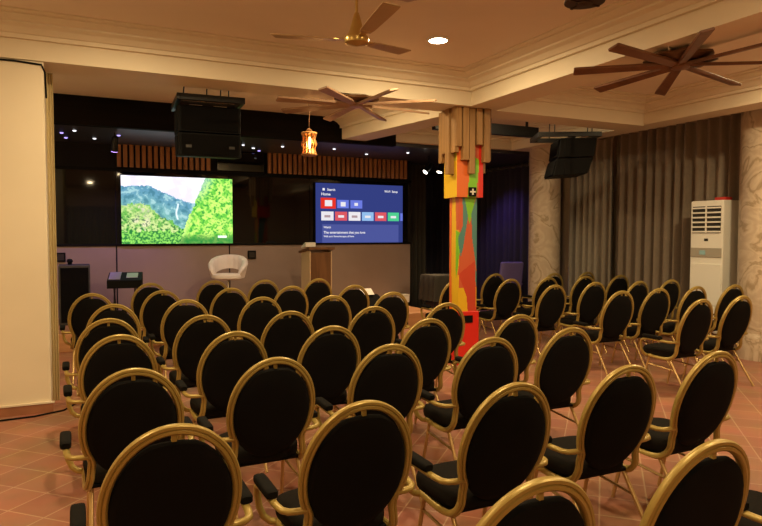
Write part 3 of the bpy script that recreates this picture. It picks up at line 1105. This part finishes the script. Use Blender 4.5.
# ------------------------------------------------------------------ air conditioner
t = thing('air_conditioner', 'tall ivory floor-standing air conditioner before the taupe curtain', 'air conditioner', (7.95, 6.035, 0))
# front faces -X; local y runs along the wall
W2, HT, DP = 0.255, 2.08, 0.33
MB().box(0.0, DP, -W2, W2, 0, HT).build('body', M['ac'], t, 0.018, seg=3)
MB().box(-0.012, 0.0, -W2 + 0.015, W2 - 0.015, 0.62, 1.20).build('front_panel', M['ac'], t, 0.006)
MB().box(-0.012, 0.0, -W2 + 0.015, W2 - 0.015, 0.10, 0.605).build('lower_panel', M['ac'], t, 0.006)
g = MB().box(-0.004, 0.0, -W2 + 0.035, W2 - 0.035, 1.63, 2.0).build('air_outlet', M['dark_slot'], t)
for i in range(6):
    z = 1.645 + i * 0.066
    MB().box(-0.022, -0.002, -W2 + 0.035, W2 - 0.035, z - 0.010, z + 0.012).build('louver', M['ac'], g, 0.004)
MB().box(-0.020, -0.003, -0.008, 0.008, 1.63, 2.0).build('louver_bar', M['ac'], g)
s = MB().box(-0.012, 0.0, -W2 + 0.015, W2 - 0.015, 1.29, 1.42).build('control_strip', M['ac_grey'], t, 0.004)
s['label'] = 'grey control strip with a lit display'
MB().box(-0.015, -0.012, 0.00, 0.09, 1.325, 1.385).build('display', emission('ac_display', (0.62, 0.70, 0.40), 0.35), s)
MB().box(-0.003, 0.0, -0.03, 0.03, 1.515, 1.55).build('badge', M['dark_slot'], t)
for z0, n in ((0.12, 3), (0.34, 4)):
    mb = MB()
    for i in range(n):
        mb.box(-0.016, -0.011, -W2 + 0.05, W2 - 0.05, z0 + i * 0.05, z0 + 0.022 + i * 0.05)
    mb.build('intake_grille', M['dark_slot'], t)
tag(MB().box(8.06, 8.20, 5.83, 6.0, HT, HT + 0.045).build('red_box', M['red'], bevel=0.008), 'small red box lying on top of the air conditioner', 'box')

# ------------------------------------------------------------------ hanging speakers
def array_speaker(label, loc, rz, w, tilt, reach=0.42):
    """two stacked cabinets under a rigging frame; front faces local -Y"""
    t = thing('hanging_speaker', label, 'speaker', loc, rz, 'hanging loudspeaker pairs')
    # profile (y, z) of upper and lower cabinet: front at -y
    up = [(-0.26, -0.09), (0.26, -0.09), (0.22, -0.355), (-0.27 - tilt * .2, -0.375)]
    lo = [(-0.275 - tilt * .3, -0.385), (0.215, -0.365), (0.13, -0.60), (-0.27 - tilt, -0.635)]
    for i, pr in enumerate((up, lo)):
        c = MB().prism(pr, 'x', -w / 2, w / 2).build('cabinet', M['black'], t, 0.008)
        (y0, z0), (y1, z1) = pr[0], pr[3]
        g = MB().prism([(y0 - 0.012, z0 - 0.02), (y0, z0 - 0.02), (y1, z1 + 0.02), (y1 - 0.012, z1 + 0.02)], 'x', -w / 2 + 0.03, w / 2 - 0.03).build('grille', M['grille'], c)
        for sx in (-1, 1):
            MB().box(sx * (w / 2 - 0.10) - 0.03, sx * (w / 2 - 0.10) + 0.03, y0 - 0.018, y0 - 0.01, z0 - 0.16, z0 - 0.13).build('badge', M['cabinet_grey'], c)
            MB().box(sx * (w / 2 + 0.006) - 0.008, sx * (w / 2 + 0.006) + 0.008, -0.2, -0.12, z1 + 0.02, z0 - 0.03).build('rigging_plate', M['black'], c, 0.003)
    fr = MB()
    for sx in (-1, 1):
        fr.box(sx * w / 2 - 0.025, sx * w / 2 + 0.025, -reach, 0.32, -0.07, -0.005)
    fr.box(-w / 2, w / 2, -reach, -reach + 0.06, -0.07, -0.005).box(-w / 2, w / 2, 0.26, 0.32, -0.07, -0.005)
    fr.box(-w / 2, w / 2, -0.06, 0.0, -0.06, -0.01)
    fr.build('rigging_frame', M['black_metal'], t, 0.004)
    for x, y in ((-w / 2 + 0.05, -0.3), (0.02, 0.2), (w / 2 - 0.22, -0.3), (w / 2 - 0.06, 0.2)):
        MB().tube([(x, y, -0.01), (x + 0.01, y, 0.1), (x + 0.02, y, CZ - loc[2])], 0.008).build('hanging_chain', M['black_metal'], t, smooth=True)
    for sx in (-1, 1):
        MB().tube([(sx * w * .36, -0.1, -0.095), (sx * w * .30, -0.13, -0.07), (sx * w * .1, -0.13, -0.07), (sx * w * .04, -0.1, -0.095)], 0.010).build('shackle', M['chrome'], t, smooth=True)
    return t


array_speaker('black two-box loudspeaker hung below the beam at left, before the stage', (1.34, 7.25, 3.07), math.radians(-3), 0.65, 0.02)
array_speaker('black two-box loudspeaker hung at right before the taupe curtains, seen side-on', (6.72, 7.35, 3.09), math.radians(-118), 0.62, 0.09, 0.58)
t = thing('lighting_bar', 'black lighting bar under the ceiling left of the right-hand speaker', 'bar', (4.75, 8.1, 3.20))
MB().box(0, 1.9, -0.05, 0.05, -0.06, 0.10).build('bar', M['black_metal'], t, 0.006)
for x in (0.3, 1.0, 1.7):
    MB().box(x - 0.015, x + 0.015, -0.015, 0.015, 0.10, CZ - 3.20).build('bracket', M['black_metal'], t)

# ------------------------------------------------------------------ ceiling fans
def wood_fan(label, loc, R, m, phase=0.0, mr=0.24):
    t = thing('ceiling_fan', label, 'ceiling fan', loc, phase, 'eight-bladed wooden ceiling fans')
    top = BB - loc[2]
    mb = MB()
    n = 40
    prof = [(0.05, 0.015), (mr * .8, 0.02), (mr, 0.035), (mr * 0.96, 0.06), (mr * .7, 0.078), (0.09, 0.088), (0.09, top)]
    rings = []
    for r, z in prof:
        ring = []
        for i in range(n):
            a = 2 * PI * i / n
            k = 1 + (0.10 * math.cos(8 * a) if r > 0.15 else 0)
            ring.append((r * k * math.cos(a), r * k * math.sin(a), z))
        rings.append(ring)
    mb.loft(rings)
    mb.build('motor', M['bronze'], t, smooth=True)
    MB().lathe([(0.05, -0.03), (0.075, -0.025), (0.08, 0.0), (0.075, 0.02)], 16).build('hub', m, t, smooth=True)
    for k in range(8):
        a = k * PI / 4
        rot = Matrix.Rotation(a, 4, 'Z') @ Matrix.Rotation(math.radians(14), 4, 'X')
        dz = 0.004 * (k % 2)
        mb = MB()
        rings = []
        for r, hw, th in ((0.04, 0.034, 0.014), (0.3, 0.038, 0.013), (R * .98, 0.050, 0.011), (R, 0.047, 0.009)):
            rings.append([rot @ Vector((r, y, z - 0.02 * r / R + dz)) for y, z in ((-hw, -th), (hw, -th), (hw, th), (-hw, th))])
        mb.loft(rings)
        mb.build('blade', m, t, 0.003)
    return t


wood_fan('wooden ceiling fan with eight tan bar blades below the beam at centre', (2.81, 6.46, 3.03), 0.90, M['fan_light'])
f = wood_fan('wooden ceiling fan with eight dark bar blades at upper right', (4.62, 3.79, 3.03), 0.86, M['fan_wood'], 0.10, 0.27)
f.rotation_euler = (-0.025, 0.045, 0.10)
MB().tube([(-0.345, -0.10, 0.27), (-0.34, -0.09, 0.15), (-0.22, -0.05, 0.06)], 0.006).build('power_cord', M['white'], f, smooth=True)


def brass_fan(label, loc, phase, R=0.66):
    t = thing('ceiling_fan', label, 'ceiling fan', loc, phase, 'three-bladed brass ceiling fans')
    up = CZ - loc[2]
    MB().lathe([(0.0, -0.05), (0.05, -0.038), (0.085, -0.025), (0.092, 0.0), (0.085, 0.02), (0.06, 0.04), (0.048, 0.08), (0.026, 0.16), (0.016, 0.19)], 24).build('motor', M['brass'], t, smooth=True)
    MB().tube([(0, 0, 0.18), (0, 0, 0.3), (0, 0, up - 0.04)], 0.011).build('rod', M['brass'], t, smooth=True)
    MB().lathe([(0.02, up - 0.09), (0.05, up - 0.06), (0.06, up)], 20).build('canopy', M['brass'], t, smooth=True)
    for k in range(3):
        rot = Matrix.Rotation(k * 2 * PI / 3, 4, 'Z') @ Matrix.Rotation(math.radians(-5), 4, 'X')
        rings = []
        for r, hw in ((0.16, 0.040), (0.22, 0.050), (0.45, 0.060), (R - 0.01, 0.064), (R, 0.060)):
            rings.append([rot @ Vector((r, y, z + 0.06 * (r - 0.1) / R)) for y, z in ((-hw, -0.004), (hw, -0.004), (hw, 0.004), (-hw, 0.004))])
        b = MB().loft(rings).build('blade', M['blade_brown'], t, 0.002)
        rings = []
        for r, hw in ((0.085, 0.02), (0.13, 0.018), (0.20, 0.04)):
            rings.append([rot @ Vector((r, y, z)) for y, z in ((-hw, 0.004), (hw, 0.004), (hw, 0.012), (-hw, 0.012))])
        MB().loft(rings).build('blade_iron', M['brass'], b)
    return t


brass_fan('brass ceiling fan with three flat blades at upper centre left', (1.86, 4.27, 3.01), 0.477, 0.62)
brass_fan('second brass ceiling fan, one blade tip showing at the top edge', (2.05, 2.98, 3.01), 1.885, 0.62)

# ------------------------------------------------------------------ lanterns
def slat_lantern(label, loc, top):
    t = thing('pendant_lantern', label, 'lantern', loc)
    for z in (-0.145, 0.125):
        MB().lathe([(0.095, z), (0.102, z + 0.004), (0.102, z + 0.02), (0.095, z + 0.024)], 24).build('rim', M['lantern_wood'], t, smooth=True)
    for k in range(12):
        a = 2 * PI * k / 12
        rot = Matrix.Rotation(a, 4, 'Z')
        mb = MB()
        rings = []
        for z, r in ((-0.14, 0.095), (-0.06, 0.075), (0.0, 0.098), (0.06, 0.075), (0.14, 0.095)):
            rings.append([rot @ Vector((r + dx, y, z)) for dx, y in ((-0.006, -0.010), (0.006, -0.010), (0.006, 0.010), (-0.006, 0.010))])
        mb.loft(rings)
        mb.build('slat', M['lantern_wood'], t)
    MB().lathe([(0.012, 0.14), (0.035, 0.15), (0.04, 0.18), (0.01, 0.20)], 16).build('cap', M['bronze'], t, smooth=True)
    MB().box(-0.1, 0.1, -0.008, 0.008, 0.137, 0.15).build('crossbar', M['lantern_wood'], t)
    MB().tube([(0, 0, 0.19), (0, 0, 0.4), (0, 0, top - loc[2])], 0.004).build('cord', M['bronze'], t, smooth=True)
    MB().lathe([(0.004, -0.06), (0.028, -0.04), (0.034, 0.0), (0.026, 0.05), (0.014, 0.09)], 16).build('bulb', M['bulb'], t, smooth=True)
    light('lantern_light', 'POINT', (0, 0, -0.09), 7.0, (1.0, 0.5, 0.16), t, 0.02)
    return t


slat_lantern('glowing wooden slat lantern hanging below the centre fan', (2.72, 7.77, 2.76), CZ)
t = thing('pendant_lantern', 'dark openwork lantern cut off by the top edge', 'lantern', (2.92, 3.11, 3.08))
for z, r in ((-0.02, 0.125), (0.16, 0.10)):
    MB().lathe([(r - 0.012, z), (r, z + 0.003), (r, z + 0.016), (r - 0.012, z + 0.02)], 24).build('rim', M['lantern_metal'], t, smooth=True)
for k in range(10):
    a = 2 * PI * k / 10
    c_, s_ = math.cos(a), math.sin(a)
    MB().tube([(0.118 * c_, 0.118 * s_, -0.015), (0.09 * c_, 0.09 * s_, 0.07), (0.095 * c_, 0.095 * s_, 0.17)], 0.007, 6, (c_ + .01, s_, 0.1)).build('bar', M['lantern_metal'], t, smooth=True)
MB().lathe([(0.004, -0.035), (0.05, -0.03), (0.055, -0.01), (0.05, 0.0)], 16).build('base', M['lantern_metal'], t, smooth=True)
MB().box(-0.12, 0.12, -0.008, 0.008, -0.025, -0.012).box(-0.008, 0.008, -0.12, 0.12, -0.025, -0.012).build('crossbar', M['lantern_metal'], t)
MB().lathe([(0.004, 0.03), (0.022, 0.045), (0.026, 0.07), (0.014, 0.12)], 14).build('bulb', M['bulb'], t, smooth=True)
MB().tube([(0, 0, 0.12), (0, 0, 0.25), (0, 0, CZ - 3.08)], 0.005).build('cord', M['bronze'], t, smooth=True)

# ------------------------------------------------------------------ ceiling downlights
def downlight(x, y, label, power=LAMP_W, z=CZ):
    t = thing('downlight', label, 'downlight', (x, y, z), 0, 'round ceiling downlights')
    MB().lathe([(0.085, -0.002), (0.085, -0.018), (0.105, -0.014), (0.112, 0.0)], 28).build('trim_ring', M['white'], t, smooth=True)
    MB().lathe([(0.0, -0.024), (0.05, -0.023), (0.084, -0.016), (0.084, -0.004)], 28).build('diffuser', M['lamp'], t, smooth=True)
    l = light('downlight_lamp', 'AREA', (0, 0, -0.03), power, WARM, t)
    l.data.shape = 'DISK'
    l.data.size = 0.17
    return t


downlight(3.16, 5.31, 'lit round downlight in the near ceiling bay, right of the brass fan')
downlight(0.50, 5.05, 'lit downlight above the top left edge, near the cornice')
downlight(-1.4, 3.0, 'lit downlight out of view above the left aisle')
downlight(1.30, 2.0, 'lit downlight out of view above the nearest rows', 34)
downlight(3.2, 1.4, 'lit downlight out of view above the right of the nearest rows', 32)
downlight(0.5, -1.6, 'lit downlight out of view behind the camera')
downlight(6.4, 3.8, 'lit downlight past the right edge in the right ceiling bay', 72)
downlight(6.1, 1.2, 'lit downlight out of view in the right ceiling bay')
downlight(-1.3, 7.6, 'added downlight, unseen behind the left wall end, beyond the beam')  # unseen lamp added to brighten the middle bay ceiling
downlight(3.0, 7.5, 'added downlight, unseen behind the beam, above the centre fan')  # also added out of sight, for the ceiling beyond the beam
downlight(5.6, 7.35, 'added downlight, unseen behind the right beam, left of the right-hand speaker', 25)  # unseen fill added in the far right bay

# star lights in the stage ceiling, and stage spotlights
stars = [(0.02, 10.2, 0), (-0.15, 10.5, 1), (-0.10, 11.0, 1), (0.62, 10.4, 1), (0.30, 10.9, 0), (2.55, 10.6, 0), (2.80, 10.9, 0), (2.98, 11.2, 1),
         (3.2, 10.5, 0), (3.85, 10.9, 1), (4.1, 10.4, 0), (1.9, 10.9, 0), (4.9, 10.8, 0), (5.5, 10.3, 0)]
stars.sort(key=lambda q: q[0] / q[1])
ORD = ['first', 'second', 'third', 'fourth', 'fifth', 'sixth', 'seventh', 'eighth', 'ninth', 'tenth', 'eleventh', 'twelfth', 'thirteenth', 'fourteenth']
for i, (x, y, p) in enumerate(stars):
    tag(MB().lathe([(0.0, -0.012), (0.018, -0.011), (0.026, -0.004), (0.026, 0.0)], 14).build('star_light', M['star_p' if p else 'star'], smooth=True, loc=(x, y, 3.10)),
        'tiny %s light in the dark stage ceiling, %s from the left' % ('violet' if p else 'white', ORD[i]), 'ceiling light', 'tiny lights in the dark stage ceiling')


def spot_head(label, loc, target, energy, col, lens='head_glow', size=60, group='stage spotlights'):
    t = thing('stage_spotlight', label, 'spotlight', loc, 0, group)
    d = (Vector(target) - Vector(loc)).normalized()
    rot = d.to_track_quat('Z', 'Y').to_matrix()
    MB().lathe([(0.03, -0.12), (0.045, -0.10), (0.05, 0.08), (0.058, 0.10)], 18, (0, 0, 0), rot).build('can', M['black_metal'], t, smooth=True)
    MB().lathe([(0.0, 0.102), (0.05, 0.102), (0.05, 0.108)], 18, (0, 0, 0), rot).build('lens', M[lens], t)
    MB().tube([(0, 0, 0.03), (0, 0, 0.1), (0, 0, 3.10 - loc[2])], 0.012).build('yoke', M['black_metal'], t, smooth=True)
    light('stage_lamp', 'SPOT', tuple(d * 0.15), energy, col, t, 0.04, math.radians(size), 0.8, target)
    return t


M['violet_glow'] = emission('violet_lens', (0.5, 0.3, 1.0), 5)
spot_head('lit stage spotlight high at the right end of the stage, left one of the pair', (6.08, 10.55, 2.87), (4.0, 10.6, 0.6), 60, (1.0, 0.72, 0.42))
spot_head('lit stage spotlight high at the right end of the stage, right one of the pair', (6.35, 10.55, 2.90), (5.4, 10.3, 0.25), 330, (1.0, 0.66, 0.35))
spot_head('slim violet stage spotlight hanging at the left of the stage ceiling', (0.55, 10.15, 2.93), (0.45, 11.3, 0.9), 75, (0.55, 0.32, 1.0), 'violet_glow', 90)
spot_head('violet spotlight out of sight over the recess right of the stage', (7.2, 11.0, 2.92), (8.35, 10.9, 1.2), 60, (0.40, 0.22, 1.0), 'violet_glow', 95)
spot_head('added white spotlight over the tub chair, unseen behind the bulkhead', (2.3, 9.85, 2.95), (2.3, 11.0, 0.9), 28, (1.0, 0.78, 0.66), 'head_glow', 80)  # unseen lamp added to light the tub chair and lower wall

# ------------------------------------------------------------------ cables
tag(MB().tube([(-2.3, 6.27, 0.008), (-1.2, 6.29, 0.008), (-0.7, 6.26, 0.008), (-0.35, 6.29, 0.008), (-0.12, 6.40, 0.008), (-0.02, 6.62, 0.008)], 0.008).build('floor_cable', M['black'], smooth=True),
    'black cable along the floor at the foot of the left wall', 'cable')
tag(MB().tube([(-2.3, 6.41, 3.08), (-1.0, 6.41, 3.105), (-0.45, 6.41, 3.112), (-0.24, 6.41, 3.10), (-0.214, 6.43, 3.04), (-0.214, 6.60, 2.85)], 0.009).build('wall_cable', M['black'], smooth=True),
    'black cable running along the top of the left wall under the beam', 'cable')
